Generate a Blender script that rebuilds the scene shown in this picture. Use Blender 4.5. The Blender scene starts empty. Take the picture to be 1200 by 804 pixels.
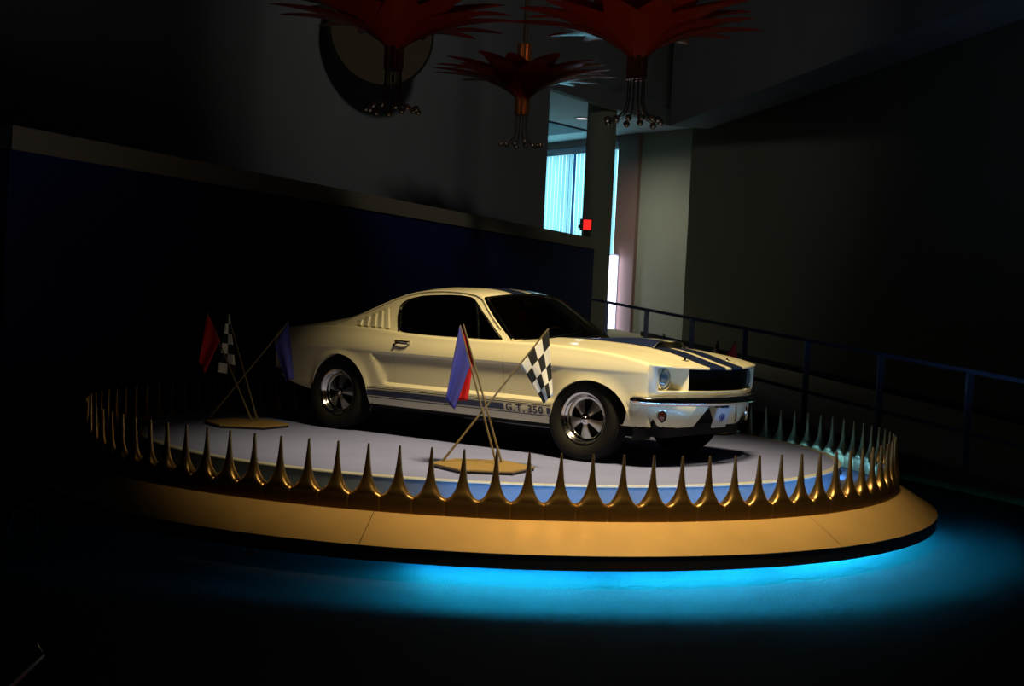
import bpy, bmesh, math, random
import numpy as np
from mathutils import Vector, Matrix
random.seed(7)
PI = math.pi
scn = bpy.context.scene
col = scn.collection

# ------------------------------------------------------------------ camera, world, lights
F_PX = 1629.93
ZD = 0.55                                   # height of the turntable deck above the floor
CAM = np.array([0.0, -12.479, 1.2295 + ZD])
_pit, _yaw, _rol = -0.0289, 0.0113, 0.0492
_fw = np.array([math.sin(_yaw)*math.cos(_pit), math.cos(_yaw)*math.cos(_pit), math.sin(_pit)])
_r0 = np.array([math.cos(_yaw), -math.sin(_yaw), 0.0])
_u0 = np.cross(_r0, _fw)
_rt = math.cos(_rol)*_r0 + math.sin(_rol)*_u0
_up = np.cross(_rt, _fw)
cd = bpy.data.cameras.new('camera'); cam = bpy.data.objects.new('camera', cd); col.objects.link(cam)
cd.sensor_fit = 'HORIZONTAL'; cd.sensor_width = 36.0; cd.lens = F_PX/1200*36.0
cd.clip_start = 0.05; cd.clip_end = 200
M4 = Matrix(((_rt[0], _up[0], -_fw[0], CAM[0]), (_rt[1], _up[1], -_fw[1], CAM[1]), (_rt[2], _up[2], -_fw[2], CAM[2]), (0, 0, 0, 1)))
cam.matrix_world = M4
scn.camera = cam

world = bpy.data.worlds.new('world'); scn.world = world; world.use_nodes = True
world.node_tree.nodes['Background'].inputs[0].default_value = (0.10, 0.22, 0.6, 1)
world.node_tree.nodes['Background'].inputs[1].default_value = 0.0

scn.view_settings.view_transform = 'Standard'
scn.view_settings.look = 'None'
scn.view_settings.exposure = 0.0
scn.view_settings.gamma = 1.0
scn.view_settings.use_curve_mapping = False

def ray(px, py):
    return _fw + (px-600)/F_PX*_rt - (py-402)/F_PX*_up
def at(px, py, Z):                           # point on a pixel's ray, Z metres in front of the camera
    return CAM + Z*ray(px, py)
def at_z(px, py, z):
    d = ray(px, py); return CAM + d*((z-CAM[2])/d[2])
def at_y(px, py, y):
    d = ray(px, py); return CAM + d*((y-CAM[1])/d[1])
def on_plane(px, py, P0, n):
    d = ray(px, py); n = np.asarray(n, float)
    return CAM + d*(((np.asarray(P0)-CAM) @ n)/(d @ n))

def spot(name, loc, target, energy, color, size_deg, blend=0.5, radius=0.06):
    l = bpy.data.lights.new(name, 'SPOT'); l.energy = energy; l.color = color
    l.spot_size = math.radians(size_deg); l.spot_blend = blend; l.shadow_soft_size = radius
    o = bpy.data.objects.new(name, l); col.objects.link(o); o.location = loc
    o.rotation_euler = (Vector(target)-Vector(loc)).to_track_quat('-Z', 'Y').to_euler()
    return o
def area(name, loc, target, energy, color, sx, sy):
    l = bpy.data.lights.new(name, 'AREA'); l.energy = energy; l.color = color
    l.shape = 'RECTANGLE'; l.size = sx; l.size_y = sy
    o = bpy.data.objects.new(name, l); col.objects.link(o); o.location = loc
    o.rotation_euler = (Vector(target)-Vector(loc)).to_track_quat('-Z', 'Y').to_euler()
    return o
WARM = (1.0, 0.78, 0.41)
# two rows of four warm track spots above the front of the turntable (the cluster of lamps mirrored in rims and bumper)
for i in range(4):
    for j in range(2):
        spot('track_spot_offscreen', (0.9+0.34*i, -4.4-0.30*j, 7.5), (0.46+0.12*i, -1.65, 0.75), 500, WARM, 47, 1.0, 0.05)
# the lamp on the same track that throws the disc's shadow on the upper wall
spot('wall_wash_offscreen', (1.5, -4.0, 7.6), (0.4, 11.0, 5.6), 560, (1.0, 0.97, 0.92), 50, 1.0, 0.4)

# ------------------------------------------------------------------ materials
MATS = {}
def mat(name, color, rough=0.5, metal=0.0, spec=0.5, coat=0.0, emit=None, estr=0.0, noise=None, bump=None, trans=0.0):
    if name in MATS: return MATS[name]
    m = bpy.data.materials.new(name); m.use_nodes = True
    nt = m.node_tree; b = nt.nodes['Principled BSDF']
    b.inputs['Base Color'].default_value = (*color, 1)
    b.inputs['Roughness'].default_value = rough
    b.inputs['Metallic'].default_value = metal
    b.inputs['Specular IOR Level'].default_value = spec
    b.inputs['Coat Weight'].default_value = coat
    b.inputs['Coat Roughness'].default_value = 0.06
    if trans: b.inputs['Transmission Weight'].default_value = trans
    if emit:
        b.inputs['Emission Color'].default_value = (*emit, 1); b.inputs['Emission Strength'].default_value = estr
    tc = None
    if noise:                                # (scale, amount): mottled colour
        tc = nt.nodes.new('ShaderNodeTexCoord')
        n = nt.nodes.new('ShaderNodeTexNoise'); n.inputs['Scale'].default_value = noise[0]; n.inputs['Detail'].default_value = 5
        nt.links.new(tc.outputs['Object'], n.inputs['Vector'])
        mx = nt.nodes.new('ShaderNodeMix'); mx.data_type = 'RGBA'
        a = noise[1]
        mx.inputs[6].default_value = (*[c*(1-a) for c in color], 1)
        mx.inputs[7].default_value = (*[min(1, c*(1+a)) for c in color], 1)
        nt.links.new(n.outputs['Fac'], mx.inputs[0]); nt.links.new(mx.outputs[2], b.inputs['Base Color'])
    if bump:                                 # (scale, strength, distance)
        tc = tc or nt.nodes.new('ShaderNodeTexCoord')
        n = nt.nodes.new('ShaderNodeTexNoise'); n.inputs['Scale'].default_value = bump[0]; n.inputs['Detail'].default_value = 4
        nt.links.new(tc.outputs['Object'], n.inputs['Vector'])
        bp = nt.nodes.new('ShaderNodeBump'); bp.inputs['Strength'].default_value = bump[1]; bp.inputs['Distance'].default_value = bump[2]
        nt.links.new(n.outputs['Fac'], bp.inputs['Height']); nt.links.new(bp.outputs['Normal'], b.inputs['Normal'])
    MATS[name] = m
    return m
def wood_mat(name, c1, c2, scale=6.0, rough=0.45):
    m = mat(name, c1, rough)
    nt = m.node_tree; b = nt.nodes['Principled BSDF']
    tc = nt.nodes.new('ShaderNodeTexCoord'); mp = nt.nodes.new('ShaderNodeMapping'); mp.inputs['Scale'].default_value = (1, 7, 1)
    n = nt.nodes.new('ShaderNodeTexNoise'); n.inputs['Scale'].default_value = scale; n.inputs['Detail'].default_value = 6
    mx = nt.nodes.new('ShaderNodeMix'); mx.data_type = 'RGBA'
    mx.inputs[6].default_value = (*c1, 1); mx.inputs[7].default_value = (*c2, 1)
    nt.links.new(tc.outputs['Object'], mp.inputs['Vector']); nt.links.new(mp.outputs[0], n.inputs['Vector'])
    nt.links.new(n.outputs['Fac'], mx.inputs[0]); nt.links.new(mx.outputs[2], b.inputs['Base Color'])
    return m
def glass_mat(name, tint, gloss_rough=0.02, fmul=1.0):
    m = bpy.data.materials.new(name); m.use_nodes = True; nt = m.node_tree
    nt.nodes.remove(nt.nodes['Principled BSDF'])
    out = nt.nodes['Material Output']
    t = nt.nodes.new('ShaderNodeBsdfTransparent'); t.inputs[0].default_value = (*tint, 1)
    g = nt.nodes.new('ShaderNodeBsdfGlossy'); g.inputs['Roughness'].default_value = gloss_rough
    fr = nt.nodes.new('ShaderNodeFresnel'); fr.inputs[0].default_value = 1.45
    mx = nt.nodes.new('ShaderNodeMixShader')
    nt.links.new(fr.outputs[0], mx.inputs[0]); nt.links.new(t.outputs[0], mx.inputs[1]); nt.links.new(g.outputs[0], mx.inputs[2])
    nt.links.new(mx.outputs[0], out.inputs[0])
    MATS[name] = m
    return m
def sheer_mat(name, color, through, rough=0.25):   # coloured acrylic or cloth that lets some light through
    m = bpy.data.materials.new(name); m.use_nodes = True; nt = m.node_tree
    b = nt.nodes['Principled BSDF']; b.inputs['Base Color'].default_value = (*color, 1); b.inputs['Roughness'].default_value = rough
    out = nt.nodes['Material Output']
    t = nt.nodes.new('ShaderNodeBsdfTranslucent'); t.inputs[0].default_value = (*color, 1)
    mx = nt.nodes.new('ShaderNodeMixShader'); mx.inputs[0].default_value = through
    nt.links.new(b.outputs[0], mx.inputs[1]); nt.links.new(t.outputs[0], mx.inputs[2]); nt.links.new(mx.outputs[0], out.inputs[0])
    MATS[name] = m
    return m

PAINT = mat('cream_paint', (0.80, 0.74, 0.52), 0.32, coat=0.5)
NAVY = mat('navy_stripe_paint', (0.012, 0.02, 0.065), 0.3, coat=0.5)
CHROME = mat('chrome', (0.80, 0.80, 0.78), 0.13, 1.0)
ALU = mat('polished_aluminium', (0.62, 0.61, 0.58), 0.30, 0.9)
BLACK = mat('black_trim', (0.006, 0.006, 0.006), 0.55)
RUBBER = mat('tyre_rubber', (0.008, 0.0075, 0.007), 0.75, spec=0.2, bump=(60, 0.15, 0.004))
UNDER = mat('underbody_black', (0.004, 0.004, 0.004), 0.9)
SEAT = mat('black_vinyl', (0.012, 0.012, 0.013), 0.45)
GLASS = glass_mat('car_glass', (0.35, 0.37, 0.36))
CLEAR = glass_mat('lamp_glass', (0.9, 0.92, 0.95))
GOLD = mat('gold_paint', (0.50, 0.30, 0.10), 0.36, 0.95, noise=(9, 0.12))
GOLDP = mat('gold_panel', (0.66, 0.41, 0.14), 0.48, 0.35, noise=(3.5, 0.16))
GOLDSH = mat('shade_dark_gold', (0.13, 0.08, 0.032), 0.5, 0.7, noise=(9, 0.12))  # gold of the spike band, with its shade put into a darker colour
DARKB = mat('dark_fascia', (0.02, 0.014, 0.008), 0.6)
DECK = mat('lavender_carpet', (0.23, 0.26, 0.50), 0.95, spec=0.1, noise=(2.2, 0.14), bump=(220, 0.5, 0.01))
TRIMW = mat('pale_edge_trim', (0.46, 0.46, 0.42), 0.5)
SIDEC = mat('pale_skirt', (0.17, 0.20, 0.25), 0.8, noise=(6, 0.1))
CARPET = mat('dark_carpet', (0.013, 0.019, 0.028), 0.85, spec=0.25, noise=(3, 0.25), bump=(90, 0.6, 0.01))
WALLG = mat('grey_wall', (0.30, 0.31, 0.31), 0.8, noise=(0.9, 0.12))
WALLN = mat('navy_wall', (0.004, 0.020, 0.15), 0.7, noise=(1.2, 0.2))
WALLO = mat('olive_wall', (0.34, 0.35, 0.26), 0.8, noise=(0.7, 0.10))
TAN = mat('tan_trim', (0.46, 0.38, 0.26), 0.6, noise=(2, 0.1))
BASEB = mat('navy_baseboard', (0.010, 0.016, 0.05), 0.5)
RAMPC = mat('ramp_carpet', (0.42, 0.36, 0.22), 0.95, noise=(4, 0.12), bump=(120, 0.4, 0.01))
RAILM = mat('blue_grey_metal', (0.26, 0.31, 0.44), 0.42, 0.3)
CEILM = mat('dark_ceiling', (0.05, 0.055, 0.06), 0.9)
HALLC = mat('hall_ceiling', (0.62, 0.68, 0.70), 0.85)
BROWNF = mat('brown_frame', (0.28, 0.17, 0.14), 0.6)
MAUVE = mat('mauve_band', (0.40, 0.36, 0.42), 0.6)
WOODB = wood_mat('stained_wood', (0.22, 0.14, 0.045), (0.36, 0.24, 0.085))
POLE = mat('pole_wood', (0.16, 0.12, 0.055), 0.5)
REDC = sheer_mat('red_cloth', (0.72, 0.015, 0.012), 0.25, 0.8)
BLUEC = sheer_mat('blue_cloth', (0.055, 0.06, 0.36), 0.2, 0.8)
PETAL = sheer_mat('red_acrylic', (0.42, 0.028, 0.006), 0.35, 0.22)
COPPER = mat('copper', (0.55, 0.20, 0.07), 0.3, 0.9)
BRONZE = mat('bronze_rod', (0.22, 0.15, 0.09), 0.35, 0.9)

def checker_mat():
    m = bpy.data.materials.new('chequered_cloth'); m.use_nodes = True; nt = m.node_tree
    b = nt.nodes['Principled BSDF']; b.inputs['Roughness'].default_value = 0.85
    uv = nt.nodes.new('ShaderNodeUVMap'); ck = nt.nodes.new('ShaderNodeTexChecker')
    ck.inputs['Color1'].default_value = (0.78, 0.74, 0.62, 1); ck.inputs['Color2'].default_value = (0.008, 0.008, 0.008, 1); ck.inputs['Scale'].default_value = 1.0
    nt.links.new(uv.outputs[0], ck.inputs['Vector']); nt.links.new(ck.outputs['Color'], b.inputs['Base Color'])
    MATS['check'] = m
    return m
CHECK = checker_mat()

# ------------------------------------------------------------------ mesh helpers
def tag(o, label=None, cat=None, group=None, kind=None):
    if label: o['label'] = label
    if cat: o['category'] = cat
    if group: o['group'] = group
    if kind: o['kind'] = kind
    return o
def empty(name, loc=(0, 0, 0), rz=0.0, parent=None):
    o = bpy.data.objects.new(name, None); col.objects.link(o); o.location = loc; o.rotation_euler = (0, 0, rz); o.empty_display_size = 0.1
    if parent: o.parent = parent
    return o
class MB:
    def __init__(s): s.v = []; s.f = []; s.uv = {}
    def add(s, V, Fc):
        b = len(s.v); s.v += [tuple(map(float, p)) for p in V]; s.f += [tuple(i+b for i in f) for f in Fc]; return s
    def grid(s, rows, close_u=False, close_v=False):
        nr, nc = len(rows), len(rows[0]); V = [p for r in rows for p in r]; Fc = []
        for i in range(nr if close_u else nr-1):
            for j in range(nc if close_v else nc-1):
                a, b = i*nc+j, i*nc+(j+1) % nc; c, d = ((i+1) % nr)*nc+(j+1) % nc, ((i+1) % nr)*nc+j
                Fc.append((a, b, c, d))
        return s.add(V, Fc)
    def box(s, x0, x1, y0, y1, z0, z1):
        V = [(x, y, z) for z in (z0, z1) for y in (y0, y1) for x in (x0, x1)]
        return s.add(V, [(0, 2, 3, 1), (4, 5, 7, 6), (0, 1, 5, 4), (2, 6, 7, 3), (0, 4, 6, 2), (1, 3, 7, 5)])
    def obox(s, p0, p1, up, w, h):           # bar from p0 to p1, width w across, height h along up
        p0, p1, up = Vector(p0), Vector(p1), Vector(up); d = (p1-p0).normalized(); sd = d.cross(up).normalized(); up = sd.cross(d)
        V = []
        for p in (p0, p1):
            for a, b in ((-1, -1), (1, -1), (1, 1), (-1, 1)): V.append(p+sd*(a*w/2)+up*(b*h/2))
        return s.add(V, [(0, 3, 2, 1), (4, 5, 6, 7), (0, 1, 5, 4), (1, 2, 6, 5), (2, 3, 7, 6), (3, 0, 4, 7)])
    def tube(s, path, r, n=10, caps=True):
        P = [Vector(p) for p in path]; R = r if hasattr(r, '__len__') else [r]*len(P)
        rows = []; ref = None
        for i, p in enumerate(P):
            t = (P[min(i+1, len(P)-1)]-P[max(i-1, 0)]).normalized()
            if ref is None: ref = t.orthogonal().normalized()
            ref = (ref-t*ref.dot(t)).normalized(); b = t.cross(ref)
            rows.append([p+(ref*math.cos(2*PI*k/n)+b*math.sin(2*PI*k/n))*R[i] for k in range(n)])
        base = len(s.v); s.grid(rows, close_v=True)
        if caps:
            s.f.append(tuple(base+k for k in range(n))[::-1]); e = base+(len(P)-1)*n; s.f.append(tuple(e+k for k in range(n)))
        return s
    def lathe(s, prof, n=32, axis='z', c=(0, 0, 0), a0=0.0, a1=2*PI):
        full = abs(a1-a0-2*PI) < 1e-6; k = n if full else n+1; rows = []
        for r, h in prof:
            row = []
            for i in range(k):
                a = a0+(a1-a0)*i/n; x, y = r*math.cos(a), r*math.sin(a)
                p = (x, y, h) if axis == 'z' else (x, h, y) if axis == 'y' else (h, x, y)
                row.append((p[0]+c[0], p[1]+c[1], p[2]+c[2]))
            rows.append(row)
        return s.grid(rows, close_v=full)
    def prism(s, poly, z0, z1):
        n = len(poly); V = [(x, y, z0) for x, y in poly]+[(x, y, z1) for x, y in poly]
        return s.add(V, [tuple(range(n))[::-1], tuple(range(n, 2*n))]+[(i, (i+1) % n, n+(i+1) % n, n+i) for i in range(n)])
    def xform(s, M):
        s.v = [tuple(M @ Vector(p)) for p in s.v]; return s
    def build(s, name, m, parent=None, smooth=True, sharp=38, weld=1e-5, loc=None, rot=None, uvs=None, recalc=True, bevel=0.0):
        me = bpy.data.meshes.new(name); bm = bmesh.new()
        vs = [bm.verts.new(p) for p in s.v]
        uvl = bm.loops.layers.uv.new('UVMap') if uvs else None
        for f in s.f:
            try: fc = bm.faces.new([vs[i] for i in f])
            except ValueError: continue
            if uvs:
                for lp, i in zip(fc.loops, f): lp[uvl].uv = uvs[i]
        if weld: bmesh.ops.remove_doubles(bm, verts=bm.verts, dist=weld)
        bmesh.ops.dissolve_degenerate(bm, edges=bm.edges, dist=1e-6)
        if bevel: bmesh.ops.bevel(bm, geom=[e for e in bm.edges if e.is_manifold and e.calc_face_angle(0) > 0.5], offset=bevel, segments=2, affect='EDGES', profile=0.5)
        if recalc: bmesh.ops.recalc_face_normals(bm, faces=bm.faces)
        for f in bm.faces: f.smooth = smooth
        if smooth:
            th = math.radians(sharp)
            for e in bm.edges:
                if len(e.link_faces) == 2 and e.calc_face_angle(0) > th: e.smooth = False
        bm.to_mesh(me); bm.free()
        if m: me.materials.append(m)
        o = bpy.data.objects.new(name, me); col.objects.link(o)
        if parent: o.parent = parent
        if loc is not None: o.location = loc
        if rot is not None: o.rotation_euler = rot
        return o
def inst(o, parent, loc=None, rot=None, name=None):
    c = o.copy(); col.objects.link(c); c.parent = parent
    if loc is not None: c.location = loc
    if rot is not None: c.rotation_euler = rot
    return c
def pchip(xs, ys):
    xs = np.array(xs, float); ys = np.array(ys, float); h = np.diff(xs); d = np.diff(ys)/h; m = np.zeros(len(xs))
    for i in range(1, len(xs)-1):
        if d[i-1]*d[i] > 0:
            w1, w2 = 2*h[i]+h[i-1], h[i]+2*h[i-1]; m[i] = (w1+w2)/(w1/d[i-1]+w2/d[i])
    m[0], m[-1] = d[0], d[-1]
    def f(x):
        x = min(max(float(x), xs[0]), xs[-1]); i = min(max(int(np.searchsorted(xs, x))-1, 0), len(h)-1); t = (x-xs[i])/h[i]
        return float((2*t**3-3*t*t+1)*ys[i]+(t**3-2*t*t+t)*h[i]*m[i]+(-2*t**3+3*t*t)*ys[i+1]+(t**3-t*t)*h[i]*m[i+1])
    return f
def pairs(s):
    a = [tuple(map(float, p.split(','))) for p in s.split()]
    return pchip([p[0] for p in a], [p[1] for p in a])
def sstep(a, b, x):
    t = min(max((x-a)/(b-a), 0.0), 1.0); return t*t*(3-2*t)
def lin(a, b, n): return [a+(b-a)*i/(n-1) for i in range(n)]

# ------------------------------------------------------------------ room
def wall_quad(name, A, B, z0, z1, m, thick=0.15, side=1, kind='structure'):
    A, B = np.array(A[:2]), np.array(B[:2]); d = (B-A)/np.linalg.norm(B-A); n = np.array([-d[1], d[0]])*thick*side
    o = MB().prism([tuple(A), tuple(B), tuple(B+n), tuple(A+n)], z0, z1).build(name, m, smooth=False)
    return tag(o, kind=kind)
CEIL = 9.6
fl = MB().box(-16, 22, -18, 46, -0.2, 0.0).build('floor', CARPET, smooth=False); tag(fl, kind='structure')
ce = MB().box(-16, 22, -18, 25, CEIL, CEIL+0.2).build('ceiling', CEILM, smooth=False); tag(ce, kind='structure')

# low navy partition with its tan cap
L0 = at(12, 143, 13.0); L1 = at(697, 281, 29.2)
ZT = 0.5*(L0[2]+L1[2]); TH = 0.225
wall_quad('wall_left', L0, L1, 0, ZT-TH, WALLN, 0.16, 1)
dL = (L1-L0)[:2]/np.linalg.norm((L1-L0)[:2]); nL = np.array([dL[1], -dL[0]])
cap = MB().prism([tuple(L0[:2]+nL*0.03), tuple(L1[:2]+nL*0.03), tuple(L1[:2]-nL*0.30), tuple(L0[:2]-nL*0.30)], ZT-TH, ZT).build('trim_1', TAN, smooth=False)
tag(cap, kind='structure')
# upper grey wall, set back above the partition, with the beam over the opening
def upw(px, Z=None):                         # the upper wall's plane in plan, by pixel column
    q = np.array([0.8536, -0.521]); c = -13.93; x = (px-600)/F_PX
    return c/(q[0]*x+q[1])
def upt(px, py): return at(px, py, upw(px))
U0, U1, U2 = upt(-260, 100), upt(645, 105), upt(786, 148)
ZB = 0.5*(upt(650, 105)[2]+upt(783, 147)[2])
wall_quad('wall_upper', U0, U1, ZT-0.6, CEIL, WALLG, 0.2, 1)
wall_quad('trim_2', U1, U2, ZB, CEIL, WALLG, 0.2, 1)
# bulkhead beam above the right-hand wall
def bulk(px, py): 
    d = ray(px, py); return CAM+d*((ZBK-CAM[2])/d[2])
ZBK = 5.6
B0, B1 = bulk(785, 146), bulk(1300, -57)
wall_quad('trim_3', B0, B1, ZBK, CEIL, WALLG, 0.85, 1)

_bd = (B1-B0)[:2]/np.linalg.norm((B1-B0)[:2]); _bn = np.array([-_bd[1], _bd[0]])
tag(MB().prism([tuple(B0[:2]), tuple(B1[:2]), tuple(B1[:2]+_bn*0.85), tuple(B0[:2]+_bn*0.85)], ZBK-0.03, ZBK+0.01).build('trim_8', WALLG, smooth=False), kind='structure')

# ramp along the right-hand wall
R0t, R5t = at(1137, 435, 15.0), at(758, 363, 22.7)
rv = R5t-R0t; sl = rv/np.linalg.norm(rv[:2])              # per metre of plan
hd = sl.copy(); hd[2] = 0
post_h = 1.09
def rail_pt(k): return R0t+rv*(k/5.0)
def ramp_pt(k, off, dz=0): # off metres towards the wall
    p = rail_pt(k); q = p+np.array([-hd[1], hd[0], 0])*(-off); q[2] = p[2]-post_h+dz; return q
P0 = ramp_pt(0, 0); nrm = np.cross(sl, np.array([hd[1], -hd[0], 0]))
W1 = on_plane(1200, 497.6, P0, nrm); W0 = on_plane(1000, 452, P0, nrm)
wd = (W1-W0)[:2]/np.linalg.norm((W1-W0)[:2])
dperp = np.array([hd[1], -hd[0]])
woff = float((W1[:2]-P0[:2]) @ dperp); woff0 = float((W0[:2]-P0[:2]) @ dperp)
woff = 0.5*(woff+woff0)
KA, KB = -2.0, 11.0
rp = MB(); rows = []
for k in (KA, 0, 3, 6, KB):
    a, b = ramp_pt(k, -0.10), ramp_pt(k, woff+0.1); rows.append([(a[0], a[1], -0.05), tuple(a), tuple(b), (b[0], b[1], -0.05)])
rp.grid(rows); rp.f += [(0, 1, 2, 3), (16, 17, 18, 19)]
tag(rp.build('ramp', RAMPC, smooth=False), kind='structure')
kb = MB(); rows = []
for k in (KA, 0, 3, 6, KB):
    a = ramp_pt(k, -0.16); b = ramp_pt(k, -0.04)
    rows.append([(a[0], a[1], -0.02), (a[0], a[1], a[2]+0.035), (b[0], b[1], b[2]+0.035), (b[0], b[1], b[2]-0.02), (b[0], b[1], -0.02)])
kb.grid(rows, close_v=True)
tag(kb.build('trim_4', mat('brown_kerb', (0.30, 0.18, 0.08), 0.5, noise=(5, 0.2)), smooth=False), kind='structure')
ra, rb = ramp_pt(KA-4, woff), ramp_pt(8.4, woff)
# wall_right runs from its far corner (pixel column 803) towards the camera
RWn = np.array([hd[1], -hd[0], 0.0])
COR = on_plane(804, 300, ramp_pt(0, woff), RWn)
wall_quad('wall_right', ra, COR, 0, CEIL, WALLO, 0.2, -1)
bb = MB(); rows = []
for k in (KA-2, 0, 4, 10):
    a = ramp_pt(k, woff-0.025); b = ramp_pt(k, woff+0.02)
    rows.append([tuple(a), (a[0], a[1], a[2]+0.105), (b[0], b[1], b[2]+0.105), tuple(b)])
bb.grid(rows, close_v=True)
tag(bb.build('baseboard_right', BASEB, smooth=False), kind='structure')

# handrail: top rail, mid rail and posts
hr = empty('ramp_handrail', tuple(ramp_pt(0, 0)))
hp = np.array(hr.location)
tag(hr, 'blue-grey metal handrail with a middle bar along the ramp', 'handrail')
KR = (-1.9, 6.4)
MB().obox(rail_pt(KR[0])-hp, rail_pt(KR[1])-hp, (0, 0, 1), 0.045, 0.045).build('top_rail', RAILM, hr, smooth=False)
lo = np.array([0, 0, -0.665])
MB().obox(rail_pt(KR[0])+lo-hp, rail_pt(KR[1])+lo-hp, (0, 0, 1), 0.035, 0.045).build('middle_rail', RAILM, hr, smooth=False)
for k in range(-1, 7):
    t = rail_pt(k)-hp
    MB().box(-0.035, 0.035, -0.03, 0.03, -post_h-0.01, 0.0).build('post', RAILM, hr, smooth=False, loc=tuple(t))

# far wall of the hall beyond the opening: pale panel, brown frame, blinds
HC = 6.5
def hz(px, py): 
    d = ray(px, py); return (HC-CAM[2])/(d[2])
FA, FB = CAM+ray(648.5, 168)*hz(648.5, 168), CAM+ray(746, 157)*hz(746, 157)
fdir = (FB-FA)/np.linalg.norm(FB-FA); fdir[2] = 0; fn = np.array([-fdir[1], fdir[0], 0])
def far(px, py): return on_plane(px, py, FA, fn)
fp = lambda px: far(px, 300)
COR2 = far(805, 300)
wall_quad('wall_far', far(746, 300), COR2+fdir*1.5, 0, HC, WALLO, 0.2, 1)
# closing piece between the far panel and the right-hand wall corner
wall_quad('wall_return', COR2, COR, 0, CEIL, WALLO, 0.2, 1)
wall_quad('wall_far_upper', far(540, 300), COR2+fdir*1.5, HC, CEIL, HALLC, 0.2, 1)
hcl = MB().prism([tuple(far(560, 300)[:2]), tuple((COR2+fdir*2)[:2]), tuple(U2[:2]+np.array([1.2, -0.1])), tuple(U2[:2]), tuple(U1[:2]), tuple((U1-(U2-U1)*0.8)[:2])], HC, HC+0.2).build('ceiling_hall', HALLC, smooth=False)
tag(hcl, kind='structure')
# brown jamb and head
fz = lambda px, py: far(px, py)[2]
jb = MB().obox(tuple(np.array([*fp(734)[:2], 0])), tuple(np.array([*fp(734)[:2], HC-0.0])), tuple(-fn), float(np.linalg.norm(fp(746)-fp(722))), 0.22)
tag(jb.build('trim_5', BROWNF, smooth=False), kind='structure')
def hband(name, px0, px1, z0, z1, m, dep):
    a, b = fp(px0), fp(px1); o = MB().obox((a[0], a[1], (z0+z1)/2), (b[0], b[1], (z0+z1)/2), (0, 0, 1), dep, z1-z0).build(name, m, smooth=False); return tag(o, kind='structure')
zb1 = fz(685, 171.5); zb2 = fz(685, 179.5)
hband('trim_6', 600, 722, zb1, HC, BROWNF, 0.26)
hband('trim_7', 600, 722, zb2, zb1, MAUVE, 0.20)
# window pane behind the blind, glowing with daylight
wn = empty('window_1', (0, 0, 0)); tag(wn, kind='structure')
a, b = fp(600)+fn*0.10, fp(722)+fn*0.10
DAY = mat('daylit_glass', (0.3, 0.5, 0.55), 0.3, emit=(0.24, 0.62, 0.74), estr=4.0)
MB().obox((a[0], a[1], zb2/2), (b[0], b[1], zb2/2), (0, 0, 1), 0.02, zb2).build('pane', DAY, wn, smooth=False)
for i in range(5):
    c = a+(b-a)*(i/4); MB().box(-0.03, 0.03, -0.03, 0.03, 0, zb2).build('mullion', mat('blue_mullion', (0.05, 0.12, 0.32), 0.5), wn, smooth=False, loc=(c[0], c[1]-0.05, 0))
vb = empty('vertical_blind', (float(fp(660)[0]), float(fp(660)[1]), 0)); tag(vb, 'pale vertical slat blind over the daylit hall window', 'blind')
SLAT = sheer_mat('blind_fabric', (0.62, 0.70, 0.70), 0.55, 0.8)
ang = math.atan2(fdir[1], fdir[0])
proto = None; nsl = 30
for i in range(nsl):
    c = a+(b-a)*((i+0.5)/nsl)-fn*0.22
    if i == 18:
        MB().box(-0.04, 0.04, -0.03, 0.03, 0, zb2).build('mullion', MATS['blue_mullion'], wn, smooth=False, loc=(c[0], c[1]+0.1, 0)); continue
    l = np.array([c[0], c[1], 0])-np.array(vb.location)
    if proto is None:
        m_ = MB(); m_.grid([[(-0.052, 0, z), (0, -0.012, z), (0.052, 0, z)] for z in (0.3, zb2-0.02)])
        proto = m_.build('blind_slat', SLAT, vb, loc=tuple(l), rot=(0, 0, ang+0.35)); proto['label'] = 'pale fabric slat'
    else: inst(proto, vb, tuple(l), (0, 0, ang+0.35))
MB().obox(tuple(fp(602)-fn*0.22-np.array(vb.location)+np.array([0, 0, -fp(602)[2]+zb2-0.01])), tuple(fp(721)-fn*0.22-np.array(vb.location)+np.array([0, 0, -fp(721)[2]+zb2-0.01])), (0, 0, 1), 0.05, 0.05).build('head_rail', MAUVE, vb, smooth=False)

# hall ceiling fittings
def on_hall(px, py):
    d = ray(px, py); return CAM+d*((HC-0.004-CAM[2])/d[2])
p = on_hall(682, 138.5)
dl = empty('ceiling_downlight', tuple(p)); tag(dl, 'round glowing downlight in the pale hall ceiling', 'ceiling light')
MB().lathe([(0.20, 0.004), (0.20, -0.02), (0.15, -0.022), (0.14, 0.0)], 28).build('bezel', mat('white_bezel', (0.7, 0.7, 0.7), 0.5), dl)
MB().lathe([(0.145, -0.006), (0.07, -0.014), (0.0, -0.016)], 28).build('lens', mat('downlight_glow', (1, 1, 1), 0.5, emit=(1.0, 0.80, 0.88), estr=1.6), dl)
dlp = spot('downlight_lamp', (p[0], p[1], p[2]-0.03), (p[0], p[1], 0.0), 600, (1.0, 0.96, 0.86), 165, 1.0, 0.12)
pts = [on_hall(*q) for q in ((640, 140.5), (688, 152), (640, 157))]
vt = MB().add([tuple(q+np.array([0, 0, dz])) for dz in (0.0, -0.05) for q in pts], [(0, 1, 2), (3, 5, 4), (0, 3, 4, 1), (1, 4, 5, 2), (2, 5, 3, 0)]).build('ceiling_vent', mat('dark_vent', (0.02, 0.05, 0.08), 0.6), smooth=False)
tag(vt, 'dark wedge-shaped vent in the pale hall ceiling', 'vent')

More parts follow.
